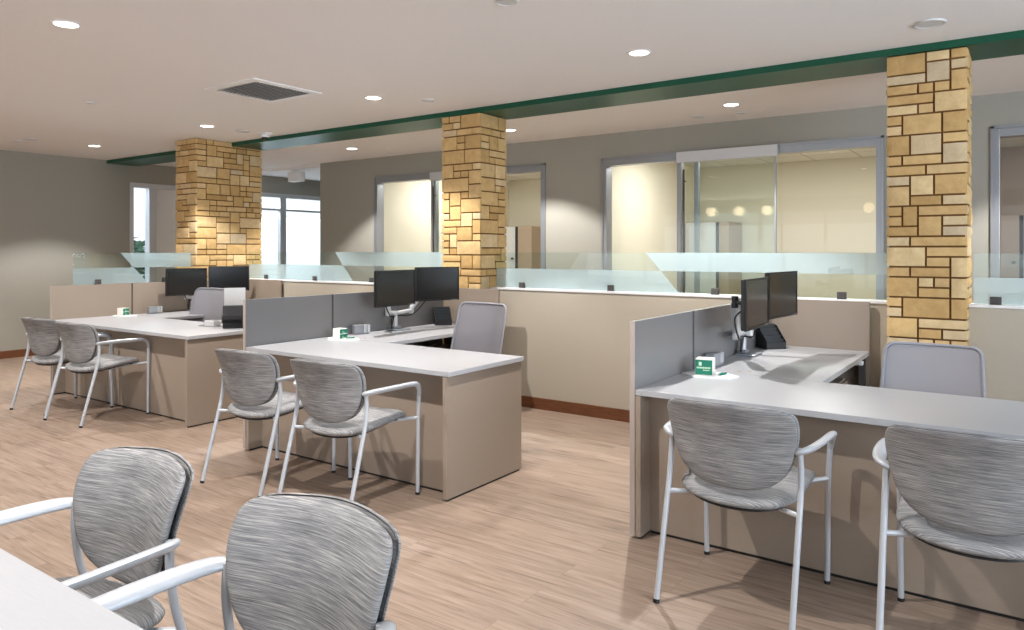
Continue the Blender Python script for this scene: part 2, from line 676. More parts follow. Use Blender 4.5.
# office interiors
sbx('wall_office_end', XC + 0.14, XR, YE, YE + 0.12, 0, 2.7, 'cream_paint')
for i, x in enumerate((-7.72, -4.16, -0.62)):
    bm = bmesh.new()
    box(bm, x - 0.06, x + 0.06, YB + 0.14, YE, 0, 2.7)
    struct('wall_office_%s' % ('left', 'middle', 'right')[i], bm, 'cream_paint')
bm = bmesh.new()
box(bm, XC + 0.14, XR, YB + 0.14, YE, 2.69, 2.75)
struct('ceiling_office', bm, 'tile_ceiling')
sbx('wall_office_accent', -0.55, XR, YE - 0.02, YE - 0.001, 0, 2.69, 'mauve_paint')
for i, (x, y) in enumerate(((-6.9, 8.6), (-5.3, 9.0), (-3.2, 8.5), (-1.9, 9.0), (1.1, 9.2))):
    t = thing('ceiling_panel_light', 'flat square light panel in the office ceiling behind the glass', 'light', (x, y, 2.69), 0, 'office ceiling panels')
    bm = bmesh.new()
    box(bm, -0.3, 0.3, -0.3, 0.3, -0.006, 0)
    obj('diffuser', bm, 'panel_glow', t)
    bm = bmesh.new()
    for a in (-1, 1):
        box(bm, a * 0.3, a * 0.315, -0.315, 0.315, -0.012, 0)
        box(bm, -0.3, 0.3, a * 0.3, a * 0.315, -0.012, 0)
    obj('frame', bm, 'white_plastic', t)
    area_light('office_lamp', (x, y, 2.67), (0, 0, 0), 0.56, 0.56, 22, (1.0, 0.965, 0.91))

# skirtings
sbx('baseboard_left', XL, XL + 0.015, YF, 5.70, 0, 0.1, 'base_wood')

# green beam in two lengths (the left pillar interrupts it)
sbx('trim_1', XL, -8.41, 5.365, 5.83, 2.711, CZ, 'green_paint')
sbx('trim_2', -7.985, XR, 5.365, 5.83, 2.711, CZ, 'green_paint')

# low wall with pale cap, between the pillars
LOWS = [(-7.985, -4.60), (-4.137, -0.752), (-0.300, XR)]
for i, (a, b) in enumerate(LOWS):
    nm = ('left', 'middle', 'right')[i]
    bm = bmesh.new()
    box(bm, a, b, 5.5377, 5.69, 0, 1.065)
    struct('wall_low_' + nm, bm, 'low_wall_paint')
    bm = bmesh.new()
    box(bm, a, b, 5.528, 5.70, 1.065, 1.083, 0.003)
    struct('trim_cap_' + nm, bm, 'white_plastic')
    sbx('baseboard_low_' + nm, a, b, 5.5237, 5.5377, 0, 0.1, 'base_wood')


# ------------------------------------------------------------------ glazing in the openings
def frame_rect(bm, x0, x1, z0, z1, y0, y1, w, wt=None):
    wt = wt or w
    box(bm, x0, x0 + w, y0, y1, z0, z1, 0.003)
    box(bm, x1 - w, x1, y0, y1, z0, z1, 0.003)
    box(bm, x0 + w, x1 - w, y0, y1, z1 - wt, z1, 0.003)
    box(bm, x0 + w, x1 - w, y0, y1, z0, z0 + w, 0.003)


def office_front(n, x0, x1, door=(0.93, 1.92)):
    t = thing('window_%d' % n, None, None, (x0, YB, 0))
    tag(t, kind='structure')
    w = x1 - x0
    bm = bmesh.new()
    frame_rect(bm, -0.0, w, 0.0, HZ, -0.015, 0.12, 0.04, 0.07)
    # thin outer lip
    box(bm, -0.025, 0.0, -0.02, 0.0, 0, HZ + 0.02)
    box(bm, w, w + 0.025, -0.02, 0.0, 0, HZ + 0.02)
    box(bm, -0.025, w + 0.025, -0.02, 0.0, HZ, HZ + 0.022)
    obj('window_frame', bm, 'aluminium', t)
    bm = bmesh.new()
    box(bm, door[0] - 0.055, door[0] - 0.005, 0.03, 0.1, 0.05, HZ - 0.085, 0.003)
    box(bm, door[0] + 0.13, door[0] + 0.175, 0.05, 0.1, 0.05, HZ - 0.085, 0.003)
    obj('mullion', bm, 'aluminium', t)
    bm = bmesh.new()
    box(bm, 0.05, door[0] - 0.055, 0.06, 0.07, 0.05, HZ - 0.085)
    box(bm, door[0] + 0.175, w - 0.05, 0.06, 0.07, 0.05, HZ - 0.085)
    obj('glass_pane', bm, 'window_glass', t)
    # sliding door leaf in front, with head rail and long pull
    d = thing('door_%d' % n, None, None, (x0 + door[0], YB, 0))
    tag(d, kind='structure')
    dw = door[1] - door[0]
    bm = bmesh.new()
    box(bm, -0.02, dw + 0.02, -0.075, -0.022, HZ - 0.10, HZ + 0.012, 0.004)
    obj('door_rail', bm, 'aluminium_light', d)
    bm = bmesh.new()
    box(bm, 0.0, dw, -0.055, -0.045, 0.02, HZ - 0.10)
    obj('door_glass', bm, 'green_glass', d)
    bm = bmesh.new()
    box(bm, -0.004, 0.03, -0.064, -0.036, 0.02, HZ - 0.10, 0.003)
    box(bm, dw - 0.012, dw + 0.006, -0.06, -0.04, 0.02, HZ - 0.10, 0.002)
    obj('door_frame', bm, 'aluminium', d)
    bm = bmesh.new()
    tube(bm, [(0.075, -0.105, 0.55), (0.075, -0.105, 2.28)], 0.012, 10)
    for z in (0.65, 2.16):
        tube(bm, [(0.075, -0.105, z), (0.075, -0.05, z)], 0.008, 8)
    obj('door_handle', bm, 'grille_dark', d, auto=40)


office_front(1, *OPEN[0], door=(1.10, 2.05))
office_front(2, *OPEN[1], door=(0.92, 1.925))
office_front(3, *OPEN[2], door=(1.2, 2.2))


# left wall glazing (in the plane X = XL)
t = thing('window_4', None, None, (XL, 0, 0))
tag(t, kind='structure')
bm = bmesh.new()
Z0, Z1 = 0.12, HZ
for (a, b) in ((5.70, 5.76), (6.0, 6.11), (7.3, 7.40), (8.42, 8.55), (9.9, 9.99), (10.25, 10.3)):
    box(bm, -0.12, 0.01, a, b, Z0, Z1, 0.003)
box(bm, -0.12, 0.012, 5.70, 10.3, Z1 - 0.07, Z1, 0.003)
box(bm, -0.12, 0.012, 5.70, 10.3, Z0, Z0 + 0.08, 0.003)
box(bm, -0.1, 0.0, 7.4, 10.3, 2.15, 2.185, 0.003)
obj('window_frame', bm, 'aluminium_light', t)
bm = bmesh.new()
box(bm, -0.07, -0.06, 5.76, 6.0, Z0 + 0.08, Z1 - 0.07)
box(bm, -0.07, -0.06, 7.40, 10.25, Z0 + 0.08, Z1 - 0.07)
obj('glass_pane', bm, 'window_glass', t)
bm = bmesh.new()
for a, b in ((7.40, 8.42), (8.55, 9.9)):
    box(bm, -0.058, -0.054, a, b, Z0 + 0.08, 2.04)
obj('frosted_film', bm, 'frost_window', t)

# windows behind and to the right of the camera
t = thing('window_5', None, None, (0, 0, 0))
tag(t, kind='structure')
bm = bmesh.new()
for y in (-2.0, -0.43, 1.17, 2.77, 4.34):
    box(bm, XR, XR + 0.1, y, y + 0.06, 0.65, 2.45, 0.003)
box(bm, XR, XR + 0.1, -2.0, 4.4, 2.40, 2.45, 0.003)
box(bm, XR, XR + 0.1, -2.0, 4.4, 0.65, 0.70, 0.003)
obj('window_frame', bm, 'aluminium', t)
t = thing('window_6', None, None, (0, 0, 0))
tag(t, kind='structure')
bm = bmesh.new()
for k in range(7):
    x = -8.6 + k * (9.14 / 6)
    box(bm, x, x + 0.06, YF - 0.1, YF, 0.65, 2.45, 0.003)
box(bm, -8.6, 0.6, YF - 0.1, YF, 2.40, 2.45, 0.003)
box(bm, -8.6, 0.6, YF - 0.1, YF, 0.65, 0.70, 0.003)
obj('window_frame', bm, 'aluminium', t)


# ------------------------------------------------------------------ stone pillars
def pillar(label, x0, x1, y0, y1, z1, seed, unit=0.066):
    rnd = random.Random(seed)
    t = thing('stone_pillar', label, 'pillar', ((x0 + x1) / 2, (y0 + y1) / 2, 0), 0, None)
    hw, hd = (x1 - x0) / 2, (y1 - y0) / 2
    g = 0.012
    bm = bmesh.new()
    box(bm, -hw + g, hw - g, -hd + g, hd - g, 0, z1)
    obj('mortar', bm, 'mortar', t)
    bm = bmesh.new()
    col = bm.faces.layers.float.new('stone')
    rows = int(round(z1 / unit))
    uh = z1 / rows
    j = 0.0062
    # unwrap: face -y (width 2hw), face +x (2hd), face +y, face -x
    faces = [('f', 2 * hw), ('r', 2 * hd), ('b', 2 * hw), ('l', 2 * hd)]

    def place(face, a, b, za, zb, wrapA, wrapB):
        # local rectangle a..b along face, za..zb
        w = dict(faces)[face]
        quoin = 0.022 if face in 'rl' else 0.0      # front and back stones return round the corner
        A = a + (j if a > 1e-4 else quoin)
        B = b - (j if b < w - 1e-4 else quoin)
        za2, zb2 = za + j, zb - j
        nx = max(2, int((B - A) / 0.028))
        nz = max(2, int((zb2 - za2) / 0.028))
        d0 = rnd.uniform(-0.002, 0.006)
        tone = rnd.random()
        grid = []
        for iz in range(nz + 1):
            row = []
            for ix in range(nx + 1):
                s = A + (B - A) * ix / nx
                z = za2 + (zb2 - za2) * iz / nz
                edge = ix in (0, nx) or iz in (0, nz)
                corner_edge = (ix == 0 and a < 1e-4) or (ix == nx and b > w - 1e-4)
                d = d0 + (rnd.uniform(0.0, 0.009) if not edge else 0.0)
                if corner_edge: d = 0.0
                row.append((s, z, d))
            grid.append(row)

        def pos(s, z, d):
            if face == 'f': return (-hw + s, -hd - d, z)
            if face == 'r': return (hw + d, -hd + s, z)
            if face == 'b': return (hw - s, hd + d, z)
            return (-hw - d, hd - s, z)
        V = [[bm.verts.new(pos(*q)) for q in row] for row in grid]
        fs = []
        for iz in range(nz):
            for ix in range(nx):
                fs.append(bm.faces.new((V[iz][ix], V[iz][ix + 1], V[iz + 1][ix + 1], V[iz + 1][ix])))
        # sides going back into the mortar
        border = [V[0][i] for i in range(nx + 1)] + [V[i][nx] for i in range(1, nz + 1)] + [V[nz][i] for i in range(nx - 1, -1, -1)] + [V[i][0] for i in range(nz - 1, 0, -1)]
        bq = [grid[0][i] for i in range(nx + 1)] + [grid[i][nx] for i in range(1, nz + 1)] + [grid[nz][i] for i in range(nx - 1, -1, -1)] + [grid[i][0] for i in range(nz - 1, 0, -1)]
        Bk = [bm.verts.new(pos(q[0], q[1], -0.02)) for q in bq]
        n = len(border)
        for i in range(n):
            fs.append(bm.faces.new((border[i], Bk[i], Bk[(i + 1) % n], border[(i + 1) % n])))
        fs.append(bm.faces.new(Bk[::-1]))
        for f in fs:
            f[col] = tone

    for face, w in faces:
        cols = max(6, int(round(w / 0.046)))
        cw = w / cols
        used = [[False] * cols for _ in range(rows)]
        for r in range(rows):
            c = 0
            while c < cols:
                if used[r][c]:
                    c += 1
                    continue
                free = 0
                while c + free < cols and not used[r][c + free]:
                    free += 1
                h = 2 if (rnd.random() < 0.42 and r + 1 < rows) else 1
                if h == 2:
                    wid = rnd.choice((3, 3, 4, 5, 6))
                else:
                    wid = rnd.choice((2, 2, 3, 4, 5, 6))
                wid = min(wid, free)
                if free - wid == 1:
                    wid += 1
                if wid < 2:
                    h = 1
                if h == 2:
                    for k in range(wid):
                        if used[r + 1][c + k]:
                            h = 1
                for a in range(h):
                    for k in range(wid):
                        used[r + a][c + k] = True
                place(face, c * cw, (c + wid) * cw, r * uh, (r + h) * uh, False, False)
                c += wid
    me_o = obj('stone_facing', bm, 'ashlar_stone', t)
    me_o.data.set_sharp_from_angle(angle=R(50))
    return t


pillar('golden ashlar stone pillar farthest left, rising to the ceiling in front of the green beam', -8.41, -7.985, 4.89, 5.80, CZ, 11)
pillar('golden ashlar stone pillar in the middle, behind the desk with the side-on chair', -4.600, -4.137, 5.372, 5.79, 2.711, 5)
pillar('golden ashlar stone pillar nearest the camera, behind the wide grey mesh chair', -0.752, -0.300, 5.39, 5.81, 2.711, 23)


# ------------------------------------------------------------------ glass screens
def glass_screen(label, p0, p1, z0, z1, diag, clamps, splitz=1.262, name='glass_screen'):
    """p0->p1 direction along local +x; diag = local x at the split height"""
    p0, p1 = Vector(p0), Vector(p1)
    L = (p1 - p0).length
    rz = math.atan2(p1.y - p0.y, p1.x - p0.x)
    t = thing(name, label, 'glass screen', (p0.x, p0.y, 0), rz)
    bm = bmesh.new()
    box(bm, 0, L, -0.005, 0.005, z0, z1, 0.0015)
    obj('glass_pane', bm, 'green_glass', t)
    if diag is not None:
        k = 0.9
        dt = diag - (z1 - splitz) * k
        db = diag + (splitz - z0) * k
        bm = bmesh.new()
        if diag < L:
            prism(bm, [(max(dt, 0), z1), (L, z1), (L, splitz), (diag, splitz)], 'y', 0.0052, 0.0066)
        prism(bm, [(0, splitz), (diag, splitz), (min(db, L), z0), (0, z0)], 'y', 0.0052, 0.0066)
        obj('frosted_film', bm, 'frost_film', t)
    for c in clamps:
        bm = bmesh.new()
        box(bm, c - 0.03, c + 0.03, -0.014, -0.0055, z0 - 0.0, z0 + 0.05, 0.003)
        box(bm, c - 0.03, c + 0.03, 0.0075, 0.016, z0 - 0.0, z0 + 0.05, 0.003)
        box(bm, c - 0.03, c + 0.03, -0.014, 0.016, z0 - 0.001, z0 + 0.006)
        obj('clamp', bm, 'grille_dark', t)
    return t


YG = 5.60
glass_screen('frosted-band glass screen on the low wall between the left and middle pillars', (-7.97, YG, 0), (-4.615, YG, 0), 1.084, 1.412, 1.72, (0.35, 1.25, 2.18, 2.9))
glass_screen('frosted-band glass screen on the low wall between the middle and nearest pillars', (-4.12, YG, 0), (-0.765, YG, 0), 1.084, 1.412, 1.67, (0.30, 1.22, 2.13, 3.05))
glass_screen('short stretch of frosted-band glass screen right of the nearest pillar', (-0.275, YG, 0), (2.6, YG, 0), 1.084, 1.412, 1.4, (0.12, 1.03, 1.9), splitz=1.255)


# ------------------------------------------------------------------ desks
def workstation(x0, x1, yf, ret_x, labels, div_split=0.775, yend=5.49, bp=5.49, bpx=0.035, dm='screen_laminate'):
    """x0: left face of the divider, x1: right end of worktop, yf: front edge"""
    tk = 0.028
    # divider of two panels
    t = thing('privacy_divider', labels[0], 'divider', (x0, yf, 0))
    bm = bmesh.new()
    box(bm, 0, 0.027, 0, div_split - 0.006, 0.012, 1.077, 0.0015)
    obj('front_panel', bm, dm, t)
    bm = bmesh.new()
    box(bm, 0.004, 0.023, div_split - 0.006, div_split + 0.006, 0.012, 1.072)
    obj('joint_post', bm, 'grille_dark', t)
    bm = bmesh.new()
    box(bm, 0, 0.033, div_split + 0.006, yend - yf, 0.012, 1.077, 0.0015)
    obj('rear_panel', bm, dm, t)
    bm = bmesh.new()
    box(bm, 0.0, 0.027, -0.002, 0.0, 0.012, 1.077)
    obj('edge_band', bm, 'panel_edge', t)
    for y in (0.05, yend - 0.09 - yf):
        bm = bmesh.new()
        lathe(bm, [(0, 0), (0.013, 0), (0.013, 0.012), (0, 0.012)], (0.0135, y, 0), 10)
        obj('levelling_foot', bm, 'black_plastic', t)

    d = thing('l_shaped_desk', labels[1], 'desk', (x0 + tk, yf, 0))
    W_ = x1 - (x0 + tk)
    zt = 0.74
    bm = bmesh.new()
    box(bm, 0.001, W_, 0, 0.757, zt - tk, zt, 0.002)
    obj('worktop', bm, 'worktop', d)
    rx = ret_x - (x0 + tk)
    yr = yend - 0.005 - yf
    bm = bmesh.new()
    box(bm, 0.007, rx, 0.762, yr, zt - tk, zt, 0.002)
    obj('return_worktop', bm, 'worktop', d)
    # end panels
    bm = bmesh.new()
    box(bm, 0.001, 0.028, 0.002, 0.755, 0.012, zt - tk - 0.004, 0.001)
    obj('end_panel', bm, 'laminate', d)
    bm = bmesh.new()
    box(bm, W_ - 0.045, W_ - 0.017, 0.002, 0.755, 0.012, zt - tk - 0.004, 0.001)
    obj('end_panel', bm, 'laminate', d)
    bm = bmesh.new()
    box(bm, 0.028, W_ - 0.045, 0.115, 0.137, 0.014, zt - tk - 0.002)
    obj('modesty_panel', bm, 'laminate', d)
    bm = bmesh.new()
    box(bm, 0.032, W_ - 0.05, 0.120, 0.132, 0.0, 0.014)
    box(bm, W_ - 0.038, W_ - 0.024, 0.02, 0.74, 0.0, 0.012)
    box(bm, 0.007, 0.022, 0.02, 0.74, 0.0, 0.012)
    obj('plinth', bm, 'black_plastic', d)
    # support under the return, and the bracket clip at its outer far corner
    bm = bmesh.new()
    box(bm, rx - 0.06, rx - 0.02, yr - 0.05, yr - 0.01, 0.01, zt - tk)
    box(bm, 0.05, rx - 0.06, yr - 0.04, yr - 0.02, zt - tk - 0.05, zt - tk)
    obj('support_leg', bm, 'grille_dark', d)
    bm = bmesh.new()
    box(bm, rx - 0.03, rx + 0.012, yr - 0.34, yr - 0.29, zt - tk - 0.025, zt - tk, 0.004)
    obj('bracket', bm, 'white_plastic', d)
    # grommets
    for gx, gy in ((0.255, 0.83), (0.30, 0.87)):
        bm = bmesh.new()
        lathe(bm, [(0, 0.001), (0.012, 0.001), (0.012, 0.0), (0, 0)], (gx, gy, zt), 12)
        obj('grommet', bm, 'tan_trim', d)

    # drawer unit under the return
    p = thing('drawer_pedestal', labels[2], 'drawer unit', (x0 + tk + 0.08, yend - 0.55, 0))
    bm = bmesh.new()
    box(bm, 0, 0.50, 0, 0.42, 0.03, 0.56, 0.002)
    obj('body', bm, 'laminate', p)
    for z0_, z1_ in ((0.05, 0.20), (0.21, 0.36), (0.37, 0.55)):
        bm = bmesh.new()
        box(bm, 0.501, 0.519, 0.006, 0.414, z0_, z1_, 0.002)
        f = obj('drawer', bm, 'laminate', p)
        bm = bmesh.new()
        tube(bm, [(0.519, 0.13, z1_ - 0.04), (0.535, 0.14, z1_ - 0.04), (0.535, 0.28, z1_ - 0.04), (0.519, 0.29, z1_ - 0.04)], 0.005, 8)
        obj('handle', bm, 'aluminium', f)
    for cx, cy in ((0.05, 0.05), (0.45, 0.05), (0.05, 0.37), (0.45, 0.37)):
        bm = bmesh.new()
        tube(bm, [(cx - 0.012, cy, 0.017), (cx + 0.012, cy, 0.017)], 0.017, 12)
        obj('caster', bm, 'black_plastic', p)

    # laminate panel against the low wall
    b = thing('back_panel', labels[3], 'panel', (x0 + bpx, bp, 0))
    bw = ret_x - (x0 + bpx)
    bm = bmesh.new()
    box(bm, 0, bw, 0, 0.022, 0.012, 1.077, 0.0015)
    obj('panel', bm, 'laminate', b)
    bm = bmesh.new()
    box(bm, 0, bw, 0.001, 0.021, 0.0, 0.012)
    obj('plinth', bm, 'black_plastic', b)
    return d


workstation(-1.6116, 0.335, 3.313, -0.872,
            ['grey laminate privacy divider at the left end of the nearest desk',
             'nearest L-shaped desk with pale grey top, cut off by the right picture edge',
             'taupe drawer unit under the side wing of the nearest desk',
             'taupe laminate panel on the low wall left of the nearest pillar, with monitor shadows'])
workstation(-4.5847, -2.6705, 3.175, -3.90,
            ['grey laminate privacy divider at the left end of the middle desk',
             'middle L-shaped desk with pale grey top and plain taupe end panel facing the aisle',
             'taupe drawer unit under the side wing of the middle desk',
             'taupe laminate panel in front of the middle pillar'], div_split=0.80, yend=5.33, bp=5.335)
workstation(-7.93, -5.50, 3.30, -7.20,
            ['taupe laminate divider at the left end of the farthest desk, topped by glass',
             'farthest L-shaped desk with pale grey top, nearest the left wall',
             'taupe drawer unit under the side wing of the farthest desk',
             'taupe laminate panel right of the farthest left pillar'], div_split=0.80, dm='laminate')
glass_screen('short glass screen with slanted frosted bands on the farthest desk divider', (-7.9165, 3.51, 0), (-7.9165, 4.79, 0), 1.0785, 1.404, 0.62, (0.24, 0.97), splitz=1.245, name='divider_glass')

# foreground desk, only its corner shows
d = thing('reception_desk', 'pale grey desk corner at the bottom left, in front of the two big foreground chairs', 'desk', (-3.3, -0.05, 0))
bm = bmesh.new()
box(bm, 0, 2.6, 0, 0.753, 0.712, 0.74, 0.002)
obj('worktop', bm, 'worktop', d)
for x in (0.0, 2.55):
    bm = bmesh.new()
    box(bm, x, x + 0.028, 0.01, 0.74, 0.0, 0.708, 0.001)
    obj('end_panel', bm, 'laminate', d)
bm = bmesh.new()
box(bm, 0.028, 2.55, 0.42, 0.442, 0.05, 0.71)
obj('modesty_panel', bm, 'laminate', d)


# ------------------------------------------------------------------ guest chairs
def make_guest_chair():
    t = thing('guest_armchair', 'x', 'chair')
    # rear legs continue into the uprights that carry the back
    for s in (-1, 1):
        bm = bmesh.new()
        path = fillet([(s * 0.264, -0.290, 0.006), (s * 0.264, -0.150, 0.50), (s * 0.262, -0.138, 0.60), (s * 0.258, -0.142, 0.672)], 0.06, 5)
        tube(bm, path, 0.0118, 12)
        leg = obj('leg', bm, 'chair_metal', t, auto=40)
        bm = bmesh.new()
        tube(bm, [(s * 0.264, -0.292, 0.0), (s * 0.264, -0.288, 0.014)], 0.0132, 12)
        obj('foot_cap', bm, 'black_plastic', leg, auto=40)
        bm = bmesh.new()
        path = fillet([(s * 0.266, 0.290, 0.006), (s * 0.270, 0.290, 0.45), (s * 0.278, 0.289, 0.60)], 0.05, 4)
        tube(bm, path, 0.0118, 12)
        leg = obj('leg', bm, 'chair_metal', t, auto=40)
        bm = bmesh.new()
        tube(bm, [(s * 0.266, 0.290, 0.0), (s * 0.266, 0.290, 0.014)], 0.0132, 12)
        obj('foot_cap', bm, 'black_plastic', leg, auto=40)
        # armrest
        bm = bmesh.new()
        pts = smooth([(s * 0.246, -0.146, 0.655), (s * 0.262, -0.150, 0.662), (s * 0.284, -0.120, 0.667), (s * 0.297, -0.03, 0.668), (s * 0.302, 0.09, 0.666), (s * 0.302, 0.19, 0.663),
                      (s * 0.297, 0.245, 0.652), (s * 0.288, 0.276, 0.620), (s * 0.278, 0.289, 0.585)], 5)
        k = len(pts)
        ex = []
        for i in range(k):
            u = i / (k - 1)
            ex.append(1.0 + 0.85 * max(0.0, math.sin(PI * min(1, u / 0.85))))
        tube(bm, pts, [0.0118 + 0.0022 * math.sin(PI * i / (k - 1)) for i in range(k)], 14, True, ex)
        obj('armrest', bm, 'chair_metal', t, auto=40)
        # side rail under the seat
        bm = bmesh.new()
        pts = fillet([(s * 0.264, -0.172, 0.425), (s * 0.15, -0.10, 0.418), (s * 0.14, 0.17, 0.436), (s * 0.270, 0.288, 0.452)], 0.06, 5)
        tube(bm, pts, 0.0105, 10)
        obj('seat_rail', bm, 'chair_metal', t, auto=40)

    # seat
    ol = closed_smooth([(0, -0.215), (0.12, -0.200), (0.20, -0.155), (0.238, -0.07), (0.243, 0.06), (0.243, 0.17), (0.225, 0.235), (0.17, 0.262), (0.08, 0.270),
                        (0, 0.272), (-0.08, 0.270), (-0.17, 0.262), (-0.225, 0.235), (-0.243, 0.17), (-0.243, 0.06), (-0.238, -0.07), (-0.20, -0.155), (-0.12, -0.200)], 4)

    def seat_s(x, y, side, th):
        z = 0.444 + 0.095 * (y + 0.1) - 0.35 * max(0, y - 0.19) ** 1.4 * 4 + 0.25 * x * x
        return Vector((x, y, z + side * th))
    bm = bmesh.new()
    disc_mesh(bm, ol, seat_s, 0.033, 8, 5.0)
    obj('seat', bm, 'streak_fabric', t, smooth_=True)

    def pan_s(x, y, side, th):
        z = 0.444 + 0.095 * (y + 0.1) - 0.30 * max(0, y - 0.19) ** 1.4 * 4 + 0.25 * x * x - 0.030
        return Vector((x * 0.86, y * 0.86, z + side * th))
    bm = bmesh.new()
    disc_mesh(bm, ol, pan_s, 0.010, 4, 8.0)
    obj('seat_pan', bm, 'black_plastic', t, smooth_=True)

    # back: outer shell and inner cushion, with a dark seam line between
    prof = [(0, 0.486), (0.08, 0.491), (0.142, 0.508), (0.192, 0.541), (0.226, 0.592), (0.246, 0.655), (0.257, 0.715), (0.259, 0.765), (0.251, 0.801), (0.218, 0.822), (0.12, 0.831)]
    ob = prof + [(0, 0.836)] + [(-a, b) for a, b in prof[:0:-1]]
    ob = closed_smooth(ob, 4)

    def base(x, z):
        return -0.170 - (z - 0.47) * 0.16 - 1.2 * max(0, z - 0.65) ** 2 + 0.95 * x * x

    def mk(off, T, sc):
        def f(x, z, side, th):
            return Vector((x * sc, base(x, z) + off + side * th, 0.645 + (z - 0.645) * sc))
        return f
    bm = bmesh.new()
    disc_mesh(bm, ob, mk(-0.017, 0, 0.995), 0.009, 8, 9.0)
    obj('backrest_shell', bm, 'streak_fabric', t, smooth_=True)
    bm = bmesh.new()
    disc_mesh(bm, ob, mk(0.012, 0, 1.0), 0.0205, 8, 7.0)
    obj('back_cushion', bm, 'streak_fabric', t, smooth_=True)
    bm = bmesh.new()
    ring = [Vector((x * 0.985, base(x, z) - 0.0085, 0.645 + (z - 0.645) * 0.985)) for x, z in ob]
    tube(bm, ring + [ring[0], ring[1]], 0.0016, 6, False)
    obj('piping', bm, 'black_plastic', t, auto=60)
    return t


ch = make_guest_chair()
CH = [
    (-0.963, 3.055, 0, 'grey streaked guest armchair at the left end of the nearest desk'),
    (-0.150, 3.062, 0, 'grey streaked guest armchair cut off at the right picture edge'),
    (-3.895, 2.885, 3.5, 'left grey guest armchair of the two at the middle desk'),
    (-3.163, 2.880, 4, 'right grey guest armchair of the two at the middle desk, before its front panel'),
    (-7.225, 3.103, 7, 'grey guest armchair farthest left, nearest the left wall'),
    (-6.520, 3.085, 5, 'right grey guest armchair of the two at the farthest desk'),
    (-2.085, 0.905, 180, 'left of the two big foreground guest armchairs at the bottom left desk'),
    (-1.325, 0.915, 180.5, 'right of the two big foreground guest armchairs, its rounded back cut by the bottom edge'),
]
for i, (x, y, a, lab) in enumerate(CH):
    if i == 0:
        ch.location = (x, y, 0)
        ch.rotation_euler = (0, 0, R(a))
        ch['label'] = lab
        ch['group'] = 'guest armchairs at the desks'
    else:
        dup(ch, (x, y, 0), R(a), lab, 'guest armchairs at the desks')


# ------------------------------------------------------------------ task chairs
def make_task_chair(zt, tall):
    """faces local +y; zt = top of the back"""
    t = thing('task_chair', 'x', 'chair')
    zb = zt - tall
    zs = 0.46
    # back, tapered a little wider at the bottom
    def halfw(z):
        u = (z - zb) / tall
        return 0.252 - 0.018 * u
    ol = round_rect(-1, 1, 0, 1, 0.001, 1)
    pts = []
    for (a, b) in round_rect(-0.245, 0.245, zb, zt, 0.05, 6):
        pts.append((a * halfw(b) / 0.245, b))
    dense = []
    for i in range(len(pts)):
        p, q = pts[i], pts[(i + 1) % len(pts)]
        L = math.hypot(p[0] - q[0], p[1] - q[1])
        k = max(1, int(L / 0.05))
        for s in range(k):
            dense.append((p[0] + (q[0] - p[0]) * s / k, p[1] + (q[1] - p[1]) * s / k))

    def bs(x, z):
        return -0.20 - 0.25 * (z - zb) + 0.9 * x * x * 0.8

    def f(x, z, side, th):
        return Vector((x, bs(x, z) + side * th, z))
    bm = bmesh.new()
    disc_mesh(bm, [(a * 0.97, zb + 0.01 + (b - zb) * 0.965) for a, b in dense], f, 0.003, 8, 8.0)
    obj('back_mesh', bm, 'mesh_fabric', t, smooth_=True)
    bm = bmesh.new()
    ring = [Vector((a, bs(a, b) - 0.002, b)) for a, b in dense]
    tube(bm, ring + [ring[0], ring[1]], 0.009, 8, False)
    obj('back_frame', bm, 'chair_mesh_solid', t, auto=60)
    bm = bmesh.new()
    tube(bm, smooth([(0, -0.20 - 0.02, zb + 0.10), (0, -0.255, zb), (0, -0.22, zs - 0.05), (0, -0.10, zs - 0.09)], 5), 0.022, 10, True, 1.8)
    obj('back_spine', bm, 'grey_plastic', t, auto=50)
    so = round_rect(-0.245, 0.245, -0.23, 0.25, 0.09, 5)

    def sf(x, y, side, th):
        return Vector((x, y, zs + side * th - 0.4 * max(0, y - 0.15) ** 2 * 4))
    bm = bmesh.new()
    disc_mesh(bm, so, sf, 0.035, 7, 6.0)
    obj('seat', bm, 'streak_fabric', t, smooth_=True)
    bm = bmesh.new()
    box(bm, -0.11, 0.11, -0.13, 0.13, zs - 0.085, zs - 0.036, 0.01)
    lathe(bm, [(0, 0.10), (0.045, 0.10), (0.045, 0.22), (0.028, 0.23), (0.028, zs - 0.08), (0, zs - 0.08)], (0, 0, 0), 16)
    obj('gas_column', bm, 'black_plastic', t)
    for k in range(5):
        a = 2 * PI * k / 5 + 0.3
        bm = bmesh.new()
        tube(bm, [(0.03 * math.cos(a), 0.03 * math.sin(a), 0.115), (0.18 * math.cos(a), 0.18 * math.sin(a), 0.10), (0.30 * math.cos(a), 0.30 * math.sin(a), 0.075)], [0.026, 0.022, 0.016], 10)
        lg = obj('base_arm', bm, 'aluminium', t, auto=50)
        bm = bmesh.new()
        cx, cy = 0.30 * math.cos(a), 0.30 * math.sin(a)
        p = Vector((-math.sin(a), math.cos(a), 0))
        for s in (-1, 1):
            tube(bm, [Vector((cx, cy, 0.027)) + p * s * 0.008, Vector((cx, cy, 0.027)) + p * s * 0.024], 0.027, 14)
        tube(bm, [(cx, cy, 0.03), (cx, cy, 0.085)], 0.008, 8)
        obj('caster', bm, 'black_plastic', lg, auto=50)
    # armrests
    for s in (-1, 1):
        bm = bmesh.new()
        tube(bm, fillet([(s * 0.10, -0.02, zs - 0.06), (s * 0.285, -0.02, zs - 0.05), (s * 0.29, -0.02, zs + 0.155)], 0.06, 5), 0.014, 8)
        box(bm, s * 0.29 - 0.035, s * 0.29 + 0.035, -0.13, 0.10, zs + 0.155, zs + 0.178, 0.008)
        obj('armrest', bm, 'dark_plastic', t, auto=50)
    return t


